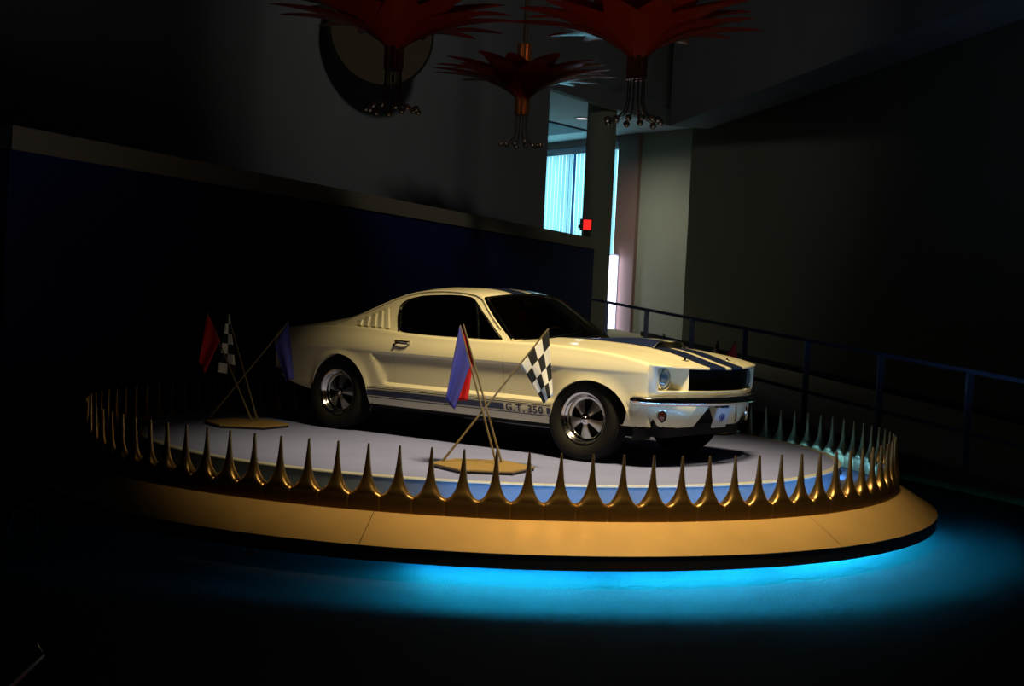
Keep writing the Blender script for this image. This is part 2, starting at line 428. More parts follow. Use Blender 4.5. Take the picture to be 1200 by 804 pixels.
# round column at the end of the partition
cz = at(702.5, 200, 31.0)
cl_ = MB().lathe([(0.0, 0), (0.37, 0), (0.37, 0.12), (0.328, 0.14), (0.328, HC-0.15), (0.335, HC-0.14), (0.335, HC), (0, HC)], 40).build('column', WALLO, loc=(cz[0], cz[1], 0), sharp=30)
tag(cl_, 'tall round olive column at the end of the navy partition', 'column')
# exit sign
e0 = at(687, 263.5, 29.9)
es = empty('exit_sign', tuple(e0)); es.rotation_euler = (0, 0, 0.1); tag(es, 'small glowing red sign box mounted on the round column', 'sign')
MB().box(-0.13, 0.13, -0.045, 0.06, -0.125, 0.125).build('housing', mat('sign_housing', (0.10, 0.10, 0.10), 0.5), es, smooth=False)
MB().box(-0.07, 0.10, -0.052, -0.03, -0.105, 0.105).build('lit_face', mat('red_lit_face', (0.5, 0.01, 0.01), 0.4, emit=(1.0, 0.02, 0.015), estr=1.1), es, smooth=False)
MB().box(-0.05, 0.05, 0.05, 0.80, -0.03, 0.03).build('bracket', MATS['sign_housing'], es, smooth=False)
# vertical strip light beside the column
n0, n1 = far(718.5, 300), far(714.5, 403)
n0 = at(719, 300, float((n0-CAM) @ _fw)-0.5)
tl = empty('strip_light', (n0[0], n0[1], 0.0)); tag(tl, 'bright bluish-white upright strip light beside the column', 'light')
zz0, zz1 = 0.25, n0[2]
MB().box(-0.15, 0.15, 0.09, 0.14, 0.0, zz1+0.05).build('backplate', mat('strip_backplate', (0.3, 0.32, 0.4), 0.5), tl, smooth=False)
MB().lathe([(0, zz0), (0.12, zz0), (0.12, zz1), (0, zz1)], 20).build('tube', mat('strip_glow', (1, 1, 1), 0.5, emit=(0.70, 0.75, 1.0), estr=4.0), tl)

# remaining walls that close the room
wall_quad('wall_front', (-16, -18), (22, -18), 0, CEIL, CEILM, 0.2, -1)
wall_quad('wall_side', (-16, -18), (-16, 46), 0, CEIL, CEILM, 0.2, 1)
wall_quad('wall_side_right', (22, -18), (22, 46), 0, CEIL, CEILM, 0.2, -1)
wall_quad('wall_back', (-16, 46), (22, 46), 0, CEIL, CEILM, 0.2, 1)
tag(MB().box(-16, 22, 25, 46, CEIL, CEIL+0.2).build('ceiling_back', CEILM, smooth=False), kind='structure')

# ------------------------------------------------------------------ turntable
TT = empty('display_turntable', (0, 0, 0)); tag(TT, 'round gold-rimmed display platform edged with a ring of tall spikes', 'platform')
RD, RB, RR = 3.065, 3.546, 3.86
ZV = ZD-0.06; ZBB = ZD-0.16
MB().lathe([(0, ZD), (1.0, ZD), (2.0, ZD), (RD-0.058, ZD), (RD-0.058, ZD-0.02)], 120).build('deck_carpet', DECK, TT)
MB().lathe([(RD-0.061, ZD-0.01), (RD-0.061, ZD+0.004), (RD-0.006, ZD+0.004), (RD, ZD-0.001), (RD, ZD-0.009)], 160).build('deck_edge_trim', TRIMW, TT, sharp=60)
MB().lathe([(RD-0.004, ZD-0.012), (RD-0.004, ZD-0.30)], 160).build('deck_skirt', SIDEC, TT)
MB().lathe([(RD-0.05, ZD-0.19), (RB-0.04, ZD-0.19)], 160).build('trough_floor', SIDEC, TT)
bandp = [(RB-0.075, ZBB-0.04), (RB-0.075, ZV-0.03), (RB-0.045, ZV-0.012), (RB-0.018, ZV-0.04), (RB-0.035, ZBB-0.03)]
# the spike band in 7 joined lengths, as the rim
SEAMS = [math.radians(-12.0+360/7*k-90) for k in range(7)]
for k in range(7):
    a0 = SEAMS[k]+0.0008; a1 = SEAMS[k]+2*PI/7-0.0008
    MB().lathe(bandp, 40, a0=a0, a1=a1).build('spike_band', GOLDSH, TT, sharp=60)
    pr = [(RB-0.05, ZBB+0.0), (RB+0.02, ZBB-0.012), (RR-0.015, ZD-0.327), (RR, ZD-0.334), (RR-0.02, ZD-0.36), (RB-0.05, ZBB-0.06)]
    g = 0.0006
    rpn = MB().lathe(pr, 36, a0=SEAMS[k]+g, a1=SEAMS[k]+2*PI/7-g)
    rpn.build('rim_panel', GOLDP, TT, sharp=45)
MB().lathe([(RR-0.03, ZD-0.335), (RR-0.004, ZD-0.338), (RR-0.004, ZD-0.43), (RR-0.05, ZD-0.43), (RR-0.05, ZD-0.36)], 160).build('fascia', DARKB, TT, sharp=40)
MB().lathe([(RR-0.045, ZD-0.37), (RR-0.10, ZD-0.31), (3.1, ZD-0.31), (3.1, 0.0)], 120).build('plinth', DARKB, TT, sharp=40)
# spikes: concave turned points, one object each
NS = 104; hs = ZD+0.268-ZV; wb = PI*2*RB/NS/2
wprof = pairs("0,1.02 .012,.90 .03,.79 .06,.69 .10,.60 .15,.51 .20,.445 .30,.34 .40,.265 .60,.175 .80,.115 1,.06")
# each unit: its share of the scalloped band (z < 0) and the point above it
sp0 = None
sm = MB(); rows = []; NP = 16
def sell(w, t, e):
    r = []
    for k in range(NP):
        a = 2*PI*(k+0.5)/NP; c, q_ = math.cos(a), math.sin(a)
        r.append((w*math.copysign(abs(c)**e, c), t*math.copysign(abs(q_)**e, q_)))
    return r
for z, t in ((-0.125, 0.043), (-0.10, 0.044), (-0.07, 0.045), (-0.04, 0.045), (-0.015, 0.045)):
    rows.append([(x, y, z) for x, y in sell(wb*1.02, t, 0.17)])
for f in (0.0, .012, .03, .06, .10, .15, .20, .30, .40, .55, .70, .85, 1.0):
    w = wb*wprof(f); t = min(0.045, 0.6*w+0.006) if f > 0.02 else 0.044
    rows.append([(x, y, hs*f) for x, y in sell(w, t, 0.45+0.55*sstep(0.0, 0.35, f))])
sm.grid(rows, close_v=True); sm.f.append(tuple(range(NP*(len(rows)-1), NP*len(rows))))
for k in range(NS):
    th = math.radians(0.65+360/NS*k)-PI/2
    R_ = RB-0.045
    loc = (R_*math.cos(th), R_*math.sin(th), ZV); rot = (0, 0, th+PI/2)
    if sp0 is None: sp0 = sm.build('spike', GOLD, TT, loc=loc, rot=rot, sharp=60)
    else: inst(sp0, TT, loc, rot)
# blue tubes: under the rim and in the trough
BLUEG = mat('blue_tube_glow', (0.1, 0.4, 0.9), 0.4, emit=(0.010, 0.55, 1.0), estr=400.0)
BLUET = mat('trough_tube_glow', (0.1, 0.3, 0.9), 0.4, emit=(0.10, 0.40, 1.0), estr=45.0)
BLUED = mat('deck_tube_glow', (0.1, 0.3, 0.9), 0.4, emit=(0.10, 0.40, 1.0), estr=38.0)
def arc_tube(name, R, z, a0, a1, r, m, label, group):
    a0, a1 = math.radians(a0)-PI/2, math.radians(a1)-PI/2
    path = [(R*math.cos(t), R*math.sin(t), z) for t in lin(a0, a1, 20)]
    e = empty(name, (0, 0, 0)); tag(e, label, 'neon tube', group)
    MB().tube(path, r, 8).build('glowing_tube', m, e)
    for t in (path[0], path[-1]):
        MB().box(-0.018, 0.018, -0.018, 0.018, -0.018, 0.018).build('end_cap', BLACK, e, smooth=False, loc=t)
for a0, a1 in ((-8, 13), (14, 35), (36, 58), (59, 80)):
    arc_tube('neon_tube', 3.38, 0.188, a0, a1, 0.014, BLUEG, 'blue neon tube under the gold rim lighting the dark carpet', 'neon tubes under the rim')
for a0, a1 in ((86, 104), (105, 123)):
    arc_tube('trough_tube', RD+0.035, ZD-0.13, a0, a1, 0.012, BLUED, 'blue light tube tucked under the deck edge towards the ramp', 'tubes under the deck edge')
for a0, a1 in ((-6, 16), (18, 40), (42, 64)):
    arc_tube('trough_tube', RB-0.12, ZD-0.165, a0, a1, 0.012, BLUET, 'blue light tube in the trough behind the gold spikes', 'tubes in the trough')

# ------------------------------------------------------------------ the car
CX, CY, CH = 1.2132, -0.8425, -0.6692
CAR = empty('sports_car', (CX, CY, ZD), CH)
tag(CAR, 'cream fastback coupe with navy racing stripes parked on the spiked platform', 'car')
WB = -2.743; TR = 0.335
ztop = pairs("-3.60,.885 -3.45,.905 -3.2,.93 -2.8,.948 -2.4,.945 -2.1,.93 -1.9,.918 -1.4,.908 -.85,.912 -.5,.915 0,.898 .35,.866 .6,.820 .70,.797 .84,.764")
ywf = pairs("-3.60,.79 -3.3,.835 -2.8,.862 -2.3,.868 -1.2,.862 -.4,.862 .1,.866 .4,.862 .5,.856 .56,.848 .605,.838 .68,.80")
ARC = ((-2.68, 0.352, 0.33, 0.362), (0.08, 0.372, 0.33, 0.322))
def arch_z(x):
    for xc, a, zc, b in ARC:
        if abs(x-xc) < a: return zc+b*math.sqrt(max(0, 1-((x-xc)/a)**2))
    return None
zq = pairs("-3.60,.47 -3.45,.42 -3.3,.38 -3.032,.335")
def zlow_body(x):
    a = arch_z(x)
    if a is not None: return a
    if x < -3.03: return zq(x)
    if x > 0.45: return 0.325
    return 0.428
def side_y(x, z):
    y = ywf(x); zt = ztop(x)
    if z > 0.742: y -= 0.06*((z-0.742)/0.17)**1.6 if z < zt-0.0299 else 0.06*(max(0, zt-0.03-0.742)/0.17)**1.6
    if z > zt-0.03:
        t = min(1, (z-(zt-0.03))/0.03); y -= 0.042*(1-math.sqrt(max(0, 1-t*t)))
    y -= 0.034*min(1.0, max(0.0, (0.742-z)/0.31))
    # sculpted cove
    xr = -2.266+(0.705-z)/(0.241)*0.13
    W = sstep(xr-0.005, xr+0.035, x)*(1-0.85*sstep(-0.45, -0.15, x))
    W *= 1-0.7*sstep(0.2, 0.6, x)
    S = (1-sstep(0.715, 0.742, z))*sstep(0.445, 0.475, z)
    y -= 0.024*W*S
    y += 0.012*math.exp(-((x+2.5)/0.4)**2)*sstep(0.70, 0.8, z)*(1-sstep(0.86, 0.94, z))
    if z < 0.43: y -= 0.05*((0.43-z)/0.16)**2
    for xc, a, zc, b in ARC:
        if abs(x-xc) < a*1.6:
            e = math.hypot((x-xc)/a, (z-zc)/b)-1 if z > zc else abs(x-xc)/a-1
            y += 0.016*math.exp(-(max(e, 0)*0.36/0.032)**2)
    return y
def xcols(x0, x1):
    xs = set()
    for v in lin(x0, x1, max(2, int(abs(x1-x0)/0.02)+1)): xs.add(round(v, 5))
    for xc, a, zc, b in ARC:
        for s in (-1, 1):
            for d in (-0.0006, 0.0006, -0.003, -0.008, -0.015, -0.025):
                v = xc+s*(a+d)
                if x0 < v < x1: xs.add(round(v, 5))
    return sorted(xs)
def side_panel(name, x0, x1, sgn, zl=None, zmax=None, extra=()):
    mb = MB(); rows = []
    for x in xcols(x0, x1):
        zt = ztop(x); zlo = zl if zl is not None else zlow_body(x); zh = zmax if zmax else zt
        zr = [0.266, 0.285, 0.31, 0.335, 0.36, 0.39, 0.412, 0.428, 0.445, 0.46, 0.476, 0.53, 0.58, 0.63, 0.68, 0.712, 0.722, 0.732, 0.742, 0.752]
        zr += [0.752+(zt-0.03-0.752)*f for f in (0.25, 0.5, 0.75, 1.0)] + [zt-0.03+0.03*math.sin(t) for t in (0.35, 0.7, 1.05, 1.35, PI/2)]
        r = []
        zc = [min(max(z, zlo), zh) for z in zr]
        r.append((x, sgn*(side_y(x, zc[0])-0.07), zc[0]))
        r += [(x, sgn*side_y(x, z), z) for z in zc]
        if not zmax: r.append((x, sgn*(side_y(x, zt)-0.03), zt-0.002))
        rows.append(r)
    # returns at both ends give the shut lines depth
    for i in (0, -1):
        e = [(p[0], p[1]-sgn*0.03, p[2]) for p in rows[i]]
        if i == 0: rows.insert(0, e)
        else: rows.append(e)
    mb.grid(rows)
    return mb.build(name, PAINT, CAR, sharp=28)
for sg in (-1, 1):
    side_panel('front_fender', -0.800, 0.605, sg)
    side_panel('door', -2.020, -0.805, sg)
    side_panel('quarter_panel', -3.60, -2.025, sg)
    side_panel('rocker_panel', -2.329, -0.291, sg, 0.266, 0.424)
# top surfaces
YTOP = lambda x: side_y(x, ztop(x))
LIP = [(.838, .605), (.828, .630), (.808, .648), (.785, .660), (.76, .669), (.735, .677), (.71, .686), (.62, .718), (.535, .746), (.52, .751), (.50, .757), (.47, .765), (.468, .7655), (.25, .815), (0, .835)]
def lip_adj(y, z):
    s0 = side_y(.605, z); w = sstep(0.55, 0.838, y); return y+w*(s0-0.838)
lx = [p[1] for p in LIP]; 
def lip_y(x):                                # half width of the nose at x, at the top edge
    ys = [lip_adj(p[0], ztop(.605)) for p in LIP]
    return float(np.interp(x, lx, ys))
def T(x, y):
    yt = max(YTOP(min(x, 0.605)), 0.3); c = 0.040 if x < 0.3 else 0.040-0.012*sstep(0.3, 0.75, x)
    z = ztop(x)+c*(1-min(1, (y/yt))**2)
    z += 0.006*(1-sstep(0.30, 0.42, abs(y)))*(1-sstep(0.5, 0.78, x))
    return z
for sg in (-1, 1):
    xs = lin(-0.80, 0.605, 50)+lin(0.61, 0.702, 10)
    rows = []
    for x in xs:
        ym = YTOP(x) if x <= 0.605 else lip_y(x); ym = max(ym, 0.6575)
        rows.append([(x, sg*(0.656+(ym-0.656)*t), T(x, 0.656+(ym-0.656)*t)) for t in lin(0, 1, 6)])
    rows = [[(r[0][0], r[0][1], r[0][2]-0.03)]+r for r in rows]
    MB().grid(rows).build('fender_top', PAINT, CAR, sharp=28)
HREAR = lambda y: -0.72+0.10*(1-(y/0.65)**2)
rows = []
for t in lin(0, 1, 60):
    r = []
    for v in lin(-1, 1, 41):
        # hood edge follows the nose plan
        y0 = v*0.651; xl = float(np.interp(abs(y0), [p[0] for p in LIP][::-1], lx[::-1])); x = HREAR(y0)+(xl-HREAR(y0))*t
        r.append((x, y0, T(x, y0)))
    r = [(r[0][0], r[0][1], r[0][2]-0.03)]+r+[(r[-1][0], r[-1][1], r[-1][2]-0.03)]
    rows.append(r)
MB().grid(rows).build('hood', PAINT, CAR, sharp=28)
# nose: lip, recessed lamp pockets and grille mouth
RECX = [.605, .627, .642, .650, .648, .632, .622, .622, .622, .638, .67, .752, .66, .66, .66]
nose = MB(); mouth = MB()
def full(row): return [(x, -y, z) for x, y, z in row]+[(x, y, z) for x, y, z in row[::-1]][1 if row[-1][1] == 0 else 0:]
lv = []
def zl0(i): 
    y, x = LIP[i]; return T(x, y)-0.0 if y <= 0.656 else T(x, lip_adj(y, ztop(.605)))
lv.append([(x, lip_adj(y, ztop(.605)), zl0(i)) for i, (y, x) in enumerate(LIP)])
lv.append([(x+0.006, lip_adj(y, 0.78), zl0(i)-0.010) for i, (y, x) in enumerate(LIP)])
lv.append([(x+0.002, lip_adj(y, 0.77), zl0(i)-0.020) for i, (y, x) in enumerate(LIP)])
lv.append([(RECX[i], lip_adj(y, 0.765), min(zl0(i)-0.022, 0.783)) for i, (y, x) in enumerate(LIP)])
lv.append([(RECX[i], lip_adj(y, 0.61), 0.612) for i, (y, x) in enumerate(LIP)])
lv.append([(x-0.014, lip_adj(y, 0.605), 0.604) for i, (y, x) in enumerate(LIP)])
lv.append([(x-0.020, lip_adj(y, 0.58), 0.578) for i, (y, x) in enumerate(LIP)])
lv.append([(x-0.075, lip_adj(y, 0.54)-0.01, 0.535) for i, (y, x) in enumerate(LIP)])
R_ = [full(r) for r in lv]; n_ = len(R_[0])
for li in range(len(R_)-1):
    for j in range(n_-1):
        q4 = [R_[li][j], R_[li][j+1], R_[li+1][j+1], R_[li+1][j]]
        inner = abs(q4[0][1]) < 0.472 and abs(q4[1][1]) < 0.472
        (mouth if inner and li in (2, 3) else nose).add(q4, [(0, 1, 2, 3)])
nose.build('nose_panel', PAINT, CAR, sharp=58)
mouth.build('grille_mouth', BLACK, CAR, sharp=30)
gm = MB()
for z in lin(0.63, 0.765, 7): gm.box(0.685, 0.691, -0.462, 0.462, z-0.0025, z+0.0025)
for y in lin(-0.44, 0.44, 23): gm.box(0.683, 0.689, y-0.0025, y+0.0025, 0.618, 0.778)
gm.build('grille_mesh', mat('grille_black', (0.012, 0.012, 0.013), 0.4, 0.3), CAR, smooth=False)
for sg in (-1, 1):
    hl = MB().lathe([(0.088, -0.01), (0.091, 0.012), (0.086, 0.026), (0.078, 0.026), (0.074, 0.010)], 32, axis='x').build('headlamp', CHROME, CAR, loc=(0.619, sg*0.648, 0.697))
    MB().lathe([(0.078, 0.008), (0.070, 0.022), (0.05, 0.036), (0.025, 0.043), (0.0, 0.045)], 32, axis='x').build('lens', mat('headlamp_lens', (0.20, 0.25, 0.28), 0.10, 0.3, coat=0.6), hl)
# bumper
def sweep(path, prof, name, m, parent, mirror=True, taper=True):
    P = path[:]
    if mirror: P = [(x, -y) for x, y in path]+[(x, y) for x, y in path[::-1]][1:]
    rows = []
    for i, (x, y) in enumerate(P):
        a, b = P[max(i-1, 0)], P[min(i+1, len(P)-1)]; t = Vector((b[0]-a[0], b[1]-a[1])).normalized(); nn = Vector((t.y, -t.x))
        s = 0.35 if taper and i in (0, len(P)-1) else 1.0
        rows.append([(x+nn.x*d, y+nn.y*d, zz if s == 1 else zc_(prof)+(zz-zc_(prof))*0.6) for d, zz in [(p[0]*s, p[1]) for p in prof]])
    mb = MB().grid(rows, close_v=True); k = len(prof); mb.f.append(tuple(range(k))); e = len(rows)*k-k; mb.f.append(tuple(range(e, e+k)))
    return mb.build(name, m, parent, sharp=40)
def zc_(prof): return sum(p[1] for p in prof)/len(prof)
bpath = [(.475, .862), (.51, .863), (.55, .858), (.59, .845), (.63, .815), (.665, .77), (.705, .70), (.755, .58), (.80, .42), (.83, .25), (.848, .1), (.852, 0)]
bprof = [(-.022, .498), (.004, .492), (.018, .498), (.026, .512), (.028, .53), (.024, .548), (.012, .560), (-.01, .565), (-.022, .562)]
bprof_r = [(-d, z) for d, z in bprof]
sweep(bpath, bprof, 'front_bumper', CHROME, CAR)
# front valance with its slanted central opening
VP = [(.44, .848), (.50, .842), (.55, .825), (.59, .80), (.625, .76), (.66, .70), (.70, .60), (.73, .48), (.745, .40), (.752, .32)]
for sg in (-1, 1):
    rows = []
    for i, (x, y) in enumerate(VP):
        e = i/(len(VP)-1); ys = 0.14*sstep(0.55, 1, e)
        rows.append([(x-0.012, sg*(y-0.0), 0.535), (x, sg*(y-0.0-ys*0.1), 0.50), (x-0.014, sg*(y-0.016+ys*0.35), 0.44), (x-0.034, sg*(y-0.032+ys*0.8), 0.38), (x-0.056, sg*(y-0.044+ys*1.1), 0.335), (x-0.080, sg*(y-0.055+ys*1.2), 0.318), (x-0.13, sg*(y-0.07+ys*1.2), 0.325)])
    MB().grid(rows).build('front_valance', PAINT, CAR, sharp=40)
    # slanted cheek of the opening
    MB().add([(.757, sg*.322, .515), (.772, sg*.10, .515), (.672, sg*.225, .312), (.668, sg*.475, .312), (.60, sg*.322, .515), (.60, sg*.10, .515), (.56, sg*.225, .318), (.56, sg*.475, .318)],
             [(0, 1, 2, 3), (4, 7, 6, 5), (0, 4, 5, 1), (1, 5, 6, 2), (2, 6, 7, 3), (3, 7, 4, 0)]).build('valance_cheek', PAINT, CAR, smooth=False, bevel=0.006)
    tl_ = MB().lathe([(0.0, 0.022), (0.03, 0.018), (0.045, 0.006), (0.05, -0.01)], 20, axis='x').xform(Matrix.Diagonal((1, 0.75, 0.95, 1)))
    ts = tl_.build('turn_signal', mat('amber_lens', (0.22, 0.035, 0.008), 0.2, coat=0.5), CAR, loc=(.645, sg*.672, .415), rot=(0.0, 0, -sg*-0.35 if False else sg*0.45))
    MB().lathe([(0.052, -0.006), (0.058, 0.006), (0.054, 0.012), (0.046, 0.010)], 20, axis='x').xform(Matrix.Diagonal((1, 0.75, 0.95, 1))).build('bezel', CHROME, ts)
# number plate
npl = MB().box(-0.006, 0.006, -0.108, 0.108, -0.085, 0.085).build('number_plate', mat('plate_white', (0.62, 0.62, 0.62), 0.5), CAR, smooth=False, loc=(.793, 0.0, .392), rot=(0, 0.30, 0))
npl['label'] = 'white plate with a blue oval emblem'
em = MB().lathe([(0.0, 0.010), (0.05, 0.010), (0.052, 0.004)], 28, axis='x').xform(Matrix.Diagonal((1, 0.95, 0.72, 1)))
em.build('oval_emblem', mat('emblem_blue', (0.02, 0.05, 0.22), 0.4), npl)
em = MB().lathe([(0.036, 0.009), (0.036, 0.0115), (0.041, 0.0115), (0.041, 0.009)], 28, axis='x').xform(Matrix.Diagonal((1, 0.95, 0.72, 1)))
em.build('emblem_ring', MATS['plate_white'], npl)
MB().box(.76, .83, -.05, .05, .47, .53).build('plate_bracket', BLACK, CAR, smooth=False)

# greenhouse
SG = lambda z, x=0: 0.768-0.55*(z-0.91)
EDGE = [(-.795, .925), (-.93, 1.01), (-1.06, 1.098), (-1.17, 1.186), (-1.249, 1.252), (-1.33, 1.283), (-1.45, 1.300), (-1.6, 1.307), (-1.75, 1.306), (-1.92, 1.294), (-2.02, 1.279), (-2.115, 1.257), (-2.25, 1.209), (-2.364, 1.159), (-2.528, 1.080), (-2.683, 1.012), (-2.83, .953)]
WIN = [(-.873, .919), (-.95, .967), (-1.026, 1.016), (-1.10, 1.07), (-1.182, 1.123), (-1.25, 1.175), (-1.316, 1.222), (-1.355, 1.245), (-1.402, 1.258), (-1.513, 1.267), (-1.62, 1.267), (-1.731, 1.263), (-1.85, 1.257), (-1.948, 1.246), (-2.04, 1.226), (-2.108, 1.202), (-2.143, 1.172), (-2.153, 1.141), (-2.133, 1.064), (-2.085, .98), (-2.055, .935), (-2.035, .918), (-1.99, .914), (-1.5, .912), (-1.0, .913)]
belt = [(x, ztop(x)-0.004) for x in lin(-2.86, -0.79, 40)]
def ray_poly(poly, c, a):
    d = (math.cos(a), math.sin(a)); best = None
    for i in range(len(poly)):
        (x1, y1), (x2, y2) = poly[i], poly[(i+1) % len(poly)]
        ex, ey = x2-x1, y2-y1; den = d[0]*ey-d[1]*ex
        if abs(den) < 1e-12: continue
        t = ((x1-c[0])*ey-(y1-c[1])*ex)/den; u = ((x1-c[0])*d[1]-(y1-c[1])*d[0])/den
        if t > 0 and -1e-9 <= u <= 1+1e-9 and (best is None or t < best): best = t
    return (c[0]+d[0]*best, c[1]+d[1]*best)
outer = EDGE+belt
wc = (-1.52, 1.07)
angs = sorted(set([2*PI*i/150-PI for i in range(150)]+[math.atan2(z-wc[1], x-wc[0]) for x, z in EDGE+[belt[0], belt[-1]]+WIN]))
outr = [ray_poly(outer, wc, a) for a in angs]; inr = [ray_poly(WIN, wc, a) for a in angs]
for sg in (-1, 1):
    f3 = lambda p, dy=0: (p[0], sg*(SG(p[1])+dy), p[1])
    lerp = lambda p, q, t: (p[0]+(q[0]-p[0])*t, p[1]+(q[1]-p[1])*t)
    rows = [[f3(p) for p in outr], [f3(lerp(p, q, 0.5)) for p, q in zip(outr, inr)], [f3(q) for q in inr], [f3(q, -0.03) for q in inr]]
    MB().grid(rows, close_v=True).build('window_surround', PAINT, CAR, sharp=35)
    # glass and its bright frame
    cxz = (sum(p[0] for p in WIN)/len(WIN), sum(p[1] for p in WIN)/len(WIN))
    gl = MB(); gr = [[f3(lerp(wc, p, t), -0.018) for p in inr] for t in (0.001, 0.5, 1.0)]
    gl.grid(gr, close_v=True).build('side_window', GLASS, CAR)
    MB().tube([f3(p, 0.001) for p in inr]+[f3(inr[0], 0.001)], 0.0075, 8, caps=False).build('window_frame', CHROME, CAR)
    MB().obox(f3((-1.135, .914), -0.006), f3((-1.32, 1.222), -0.006), (0, sg, 0), 0.016, 0.016).build('vent_window_post', CHROME, CAR, smooth=False)
    MB().obox(f3((-2.042, .925), 0.002), f3((-2.135, 1.115), 0.002), (0, sg, 0), 0.030, 0.014).build('door_window_post', CHROME, CAR, smooth=False)
    # drip rail
    MB().tube([f3((x, z-0.004), 0.006) for x, z in EDGE[1:-2]], 0.008, 8).build('drip_rail', PAINT, CAR)
    # quarter louvres
    edge_z0 = lambda x: float(np.interp(-x, [-p[0] for p in EDGE], [p[1] for p in EDGE]))
    for i in range(5):
        xb = -2.20-0.088*i; zb_ = ztop(xb)+0.014; K = 0.60-0.09*i
        zt_ = zb_+0.03
        while zt_ < 1.16 and zt_ < edge_z0(xb-K*(zt_-zb_)-0.03)-0.045: zt_ += 0.004
        lv_ = MB().grid([[f3((xb+dx-K*(z-zb_), z), dy) for dx, dy in ((0.034, 0.001), (0.026, 0.014), (-0.020, 0.009), (-0.034, 0.0))] for z in (zb_, zb_+0.006, zt_-0.006, zt_)])
        lv_.build('quarter_louvre', PAINT, CAR, sharp=30)
# roof and fastback
zcen = pairs("-3.36,.955 -3.2,.985 -3.0,1.042 -2.8,1.110 -2.5,1.220 -2.25,1.295 -2.0,1.338 -1.8,1.354 -1.5,1.354 -1.3,1.338 -1.16,1.310")
ze_ = pchip([p[0] for p in EDGE][::-1], [p[1] for p in EDGE][::-1])
def edge_z(x): return ze_(x) if x > -2.80 else min(ze_(-2.80), ztop(x)+0.004)
BUL = lambda x: 0.11*sstep(-2.0, -1.25, x)
def roofp(xe, v, dz=0.0):
    z0 = edge_z(xe); y = v*SG(z0); x = xe+BUL(xe)*(1-v*v)
    zc = zcen(min(x, -1.16)); zz = z0+(zc-z0)*(1-abs(v)**2.3)
    return (x, y, zz+dz)
rx = lin(-1.25, -2.42, 40)
vv = lin(-1, 1, 33)
MB().grid([[roofp(x, v) for v in vv] for x in rx]).build('roof', PAINT, CAR, sharp=30)
rx2 = lin(-2.42, -3.12, 24)
MB().grid([[roofp(x, v, -0.004) for v in lin(-0.76, 0.76, 21)] for x in rx2]).build('rear_window', GLASS, CAR)
for sg in (-1, 1):
    MB().grid([[roofp(x, sg*v) for v in lin(0.76, 1, 7)] for x in rx2]).build('sail_panel', PAINT, CAR, sharp=30)
rows = [[roofp(x, v) for v in vv] for x in lin(-3.12, -3.36, 8)]
MB().grid(rows).build('rear_shelf', PAINT, CAR)
rows = []
for x in lin(-2.80, -3.60, 24):
    yt = YTOP(x)-0.0
    rows.append([(x, v*yt, ztop(x)+0.028*(1-v*v)*(1-0.5*sstep(-3.45, -3.6, x))-0.004*(abs(v) < 1)) for v in lin(-1, 1, 21)])
MB().grid(rows).build('deck_lid', PAINT, CAR)
# windscreen
wsE = [(p[0]+0.012, p[1]) for p in EDGE[:5]]
def wsp(t, v, dn=0.0):
    # t 0 base .. 1 top ; v across
    xe = float(np.interp(t, [0, .25, .5, .75, 1], [-.792, -.905, -1.02, -1.135, -1.248])); ze = float(np.interp(t, [0, .25, .5, .75, 1], [.922, 1.008, 1.094, 1.178, 1.258]))
    ye = SG(ze)-0.004; b = 0.125-0.015*t
    zc = (.945)*(1-t)+1.308*t+0.018*math.sin(PI*t); k = 1-abs(v)**2.2
    return (xe+b*k+dn, v*ye, ze+(zc-ze)*k)
MB().grid([[wsp(t, v) for v in lin(-0.985, 0.985, 31)] for t in lin(0, 1, 14)]).build('windscreen', GLASS, CAR)
for sg in (-1, 1):
    MB().tube([wsp(t, sg*0.985, 0.004) for t in lin(0, 1, 14)], 0.013, 8).build('windscreen_trim', CHROME, CAR)
MB().tube([wsp(1.0, v, 0.006) for v in lin(-0.985, 0.985, 31)], 0.009, 8).build('windscreen_trim', CHROME, CAR)
MB().tube([wsp(0.0, v, 0.004) for v in lin(-0.985, 0.985, 31)], 0.008, 8).build('windscreen_trim', CHROME, CAR)
# cowl
rows = []
for v in lin(-1, 1, 31):
    b = wsp(0.0, v*0.985); y = v*0.656; h = (HREAR(y)-0.003, y, T(HREAR(y), y)-0.006)
    rows.append([(b[0]-0.03, b[1], b[2]-0.015), ((b[0]+h[0])/2, (b[1]+h[1])/2, (b[2]+h[2])/2-0.01), h])
MB().grid(rows).build('cowl', mat('cowl_grey', (0.05, 0.05, 0.05), 0.5), CAR)
for y0 in (-0.42, 0.12):
    MB().tube([wsp(0.03, (y0+0.02)/0.75, 0.03), wsp(0.07, (y0+0.22)/0.75, 0.024), wsp(0.10, (y0+0.46)/0.74, 0.020)], 0.006, 6).build('wiper', CHROME, CAR)
# stripes along hood, scoop, roof and deck
SC0, SC1 = -0.50, 0.27
def scoop_h(x, y):
    if x < SC0 or x > SC1: return 0.0
    return 0.048*sstep(SC0, 0.12, x)*(1-sstep(0.17, 0.27, abs(y)))
rows = [[(x+0.03*(1-(v*1.0)**2)*sstep(0.0, SC1, x), v*0.27, T(x, v*0.27)+scoop_h(x, v*0.27)+0.001) for v in lin(-1, 1, 27)] for x in lin(SC0, SC1, 24)]
sc = MB().grid(rows); sc.build('hood_scoop', PAINT, CAR, sharp=40)
rows = [[(SC1-d+0.03*(1-v*v), v*0.22, T(SC1, v*0.22)+scoop_h(SC1, v*0.22)*f) for v in lin(-1, 1, 21)] for d, f in ((0.004, 0.86), (0.008, 0.02))]
MB().grid(rows).build('scoop_opening', BLACK, CAR)
def stripe(name, rows): return MB().grid(rows).build(name, NAVY, CAR, sharp=60)
